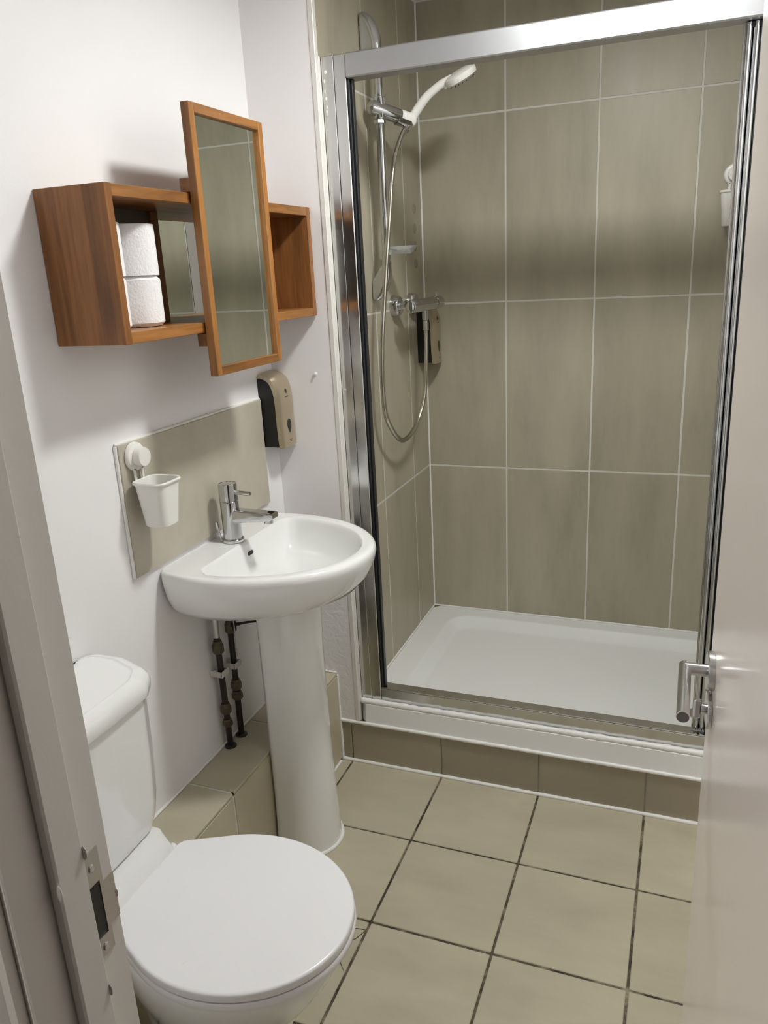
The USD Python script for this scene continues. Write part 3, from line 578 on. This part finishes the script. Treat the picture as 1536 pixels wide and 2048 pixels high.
obj('aerator', cyl((TX + .108, TY, TZ + .066), (TX + .108, TY, TZ + .054), .0115, n=28, c=.001), 'chrome', tp)
obj('pop_up_rod', [cyl((TX - .026, TY - .012, TZ + .0), (TX - .033, TY - .014, TZ + .034), .0025, n=12), cyl((TX - .033, TY - .014, TZ + .033), (TX - .036, TY - .015, TZ + .052), .005, n=16, c=.001)], 'chrome', tp)

# supply pipes under the basin
def pipe(label, yb, yt, xb, xt, nuts, clip_z, white_z):
    p = thing('supply_pipe', label, 'pipe')
    P = lambda z: np.array([np.interp(z, [.31, .735], [xb, xt]), np.interp(z, [.31, .735], [yb, yt]), z])
    obj('tail', cyl(P(.64), P(.7375), .0085 if white_z else .0095, n=18), 'satin_steel' if white_z else 'pipe_dark', p)
    obj('pipe', cyl(P(.3135), P(.65), .0082, n=20), 'pipe_dark', p, label='dark painted pipe')
    for z, r, h in nuts:
        obj('compression_nut', [lathe([(r * .9, 0), (r, .003), (r, h - .003), (r * .9, h)], P(z), P(z + .01) - P(z), 6), lathe([(r * .82, 0), (r * .82, h * 1.2), (r * .7, h * 1.35)], P(z), P(z + .01) - P(z), 20)], 'brass', p, smooth=25, label='dull brass nut')
    c = P(clip_z)
    obj('wall_clip', [bx(.0008, c[0] + .013, c[1] - .0165, c[1] - .0125, clip_z - .008, clip_z + .008, .001), bx(.0008, c[0] + .013, c[1] + .0125, c[1] + .0165, clip_z - .008, clip_z + .008, .001), bx(c[0] + .0095, c[0] + .0135, c[1] - .0165, c[1] + .0165, clip_z - .008, clip_z + .008, .001)], 'pipe_white', p, smooth=False, label='white plastic pipe clip')
    c = P(.3115); obj('floor_collar', lathe([(.016, 0), (.016, .003), (.010, .007)], (c[0], c[1], .3098), (0, 0, 1), 24), 'black_plastic', p)
    return p
pipe('left supply pipe under the basin with a steel upper tail', -.447, -.462, .0205, .028, [(.595, .0150, .026), (.415, .0145, .022), (.375, .0135, .016)], .537, True)
pr2 = pipe('right supply pipe under the basin with a dark flexible tail', -.391, -.398, .0205, .030, [(.625, .0140, .026), (.455, .0145, .022), (.425, .0150, .018)], .530, False)
wl = thing('waste_linkage', 'black pop-up waste linkage rod running from behind the pedestal to the right supply pipe', 'linkage')
obj('rod', tube([(.044, -.400, .650), (.08, -.376, .652), (.110, -.350, .646)], .0034, n=12, k=6), 'black_plastic', wl, smooth=True)
obj('joint', [cyl((.044, -.400, .634), (.044, -.400, .666), .0055, n=14), cyl((.036, -.406, .650), (.056, -.391, .650), .0045, n=12)], 'black_plastic', wl)
obj('pull_rod', cyl((.0465, -.405, .56), (.0465, -.405, .7375), .0018, n=10), 'satin_steel', wl)
obj('seal_nut', lathe([(.010, 0), (.0145, .004), (.0145, .018), (.012, .024)], (.104, -.355, .6475), (.77, .63, -.08), 20), 'black_plastic', wl)

# ------------------------------------------------------------------ toilet
tl = thing('toilet', 'white ceramic close coupled toilet with its round lid closed', 'toilet')
TYC = -1.022
def dsh(xb, xf, hw, r):
    # D outline: straight back at xb, round front at xf
    cxm = xb + (xf - xb) * .49
    p = ellipse(cxm, TYC, xf - cxm, hw, 160).union(Polygon([(xb, TYC - hw * .60), (cxm, TYC - hw * .98), (cxm, TYC + hw * .98), (xb, TYC + hw * .60)])).intersection(sbox(xb, -3, 2, 2)).convex_hull
    return rounded(p, r)
tcn = (.40, TYC)
def dr_(xb, xf, hw, z, r=.03): return at_z(polar(dsh(xb, xf, hw, r), tcn, 120), z)
obj('seat', loft([dr_(.202, .618, .184, .384, .02), dr_(.200, .622, .187, .388, .02), dr_(.200, .622, .187, .397, .02), dr_(.202, .619, .185, .4005, .02)]), 'seat_plastic', tl, smooth=35, label='white plastic seat ring')
obj('lid', loft([dr_(.200, .617, .1835, .4015, .02), dr_(.198, .620, .186, .404, .02), dr_(.198, .620, .186, .4155, .02), dr_(.1995, .618, .184, .4185, .02), dr_(.203, .614, .180, .420, .02), dr_(.26, .56, .13, .4212, .02)]), 'seat_plastic', tl, smooth=40, label='white closed lid with faint scratches')
for y in (-.935, -1.108): obj('hinge', [cyl((.1905, y - .013, .4125), (.1905, y + .013, .4125), .0085, n=20, c=.001), bx(.188, .206, y - .010, y + .010, .4035, .4145, .001)], 'seat_plastic', tl)
obj('hinge_bar', cyl((.1905, -1.094, .412), (.1905, -.949, .412), .0072, n=20), 'seat_plastic', tl)
obj('pan', loft([dr_(.20, .475, .105, 0., .04), dr_(.20, .475, .105, .03, .04), dr_(.20, .470, .100, .10, .04), dr_(.195, .49, .108, .17, .04), dr_(.185, .53, .135, .235, .04), dr_(.175, .575, .163, .30, .04), dr_(.172, .600, .176, .35, .04), dr_(.172, .604, .178, .377, .04), dr_(.175, .60, .174, .3835, .04)]), 'ceramic', tl, smooth=50)
def deck(x0, x1, hw, z, r=.025): return at_z(polar(rr(x0, x1, TYC - hw, TYC + hw, r), (.12 if x0 < .1 else .2, TYC), 80), z)
obj('rear_deck', hull(np.vstack([at_z(np.array(rr(.138, .235, TYC - .098, TYC + .098, .02).exterior.coords), .37), at_z(np.array(rr(.138, .215, TYC - .098, TYC + .098, .02).exterior.coords), .392), at_z(np.array(rr(.02, .178, TYC - .096, TYC + .096, .02).exterior.coords), .452), at_z(np.array(rr(.02, .178, TYC - .096, TYC + .096, .02).exterior.coords), .438), at_z(np.array(rr(.137, .16, TYC - .098, TYC + .098, .008).exterior.coords), .33)])), 'ceramic', tl, smooth=30)
cis = rounded(Polygon([(.004, -1.195), (.004, -.849), (.085, -.852), (.158, -.880), (.183, -.925), (.186, -1.022), (.183, -1.119), (.158, -1.164), (.085, -1.192)]), .03)
cc = (.09, TYC); CR = polar(cis, cc, 120)
def cring(s, z, dx=0.): q = np.array((.004, TYC)) + (CR - (.004, TYC)) * (s, s); return at_z(q, z)
obj('cistern', loft([cring(.80, .4535), cring(.845, .458), cring(.875, .475), cring(.91, .52), cring(.94, .62), cring(.955, .7535)]), 'ceramic', tl, smooth=50)
obj('cistern_lid', loft([cring(.99, .7545), cring(1.01, .7575), cring(1.015, .772), cring(1.0, .784), cring(.95, .7935), cring(.88, .7975), cring(.865, .7965), cring(.855, .7945), cring(.83, .7945), cring(.4, .795)]), 'ceramic', tl, smooth=50, label='white cistern lid with raised rim')
rng = np.random.default_rng(8)
LID = [p for p in tl.GetChildren() if p.GetName() == 'lid'][0]
for (x, y, a, ln) in ((.50, -.945, .5, .03), (.575, -1.03, 1.7, .035), (.585, -1.03, 1.75, .03), (.39, -1.155, .95, .03), (.33, -1.05, 1.0, .05), (.565, -1.01, 1.6, .02)):
    d = np.array((math.cos(a), math.sin(a))) * ln / 2; z = .42035 if x < .56 else .4203
    obj('scratch', bx(-ln / 2, ln / 2, -.0004, .0004, -.0006, .0008).apply_transform(trimesh.transformations.rotation_matrix(a, (0, 0, 1))).apply_translation((x, y, z)), 'caulk', LID, smooth=False)
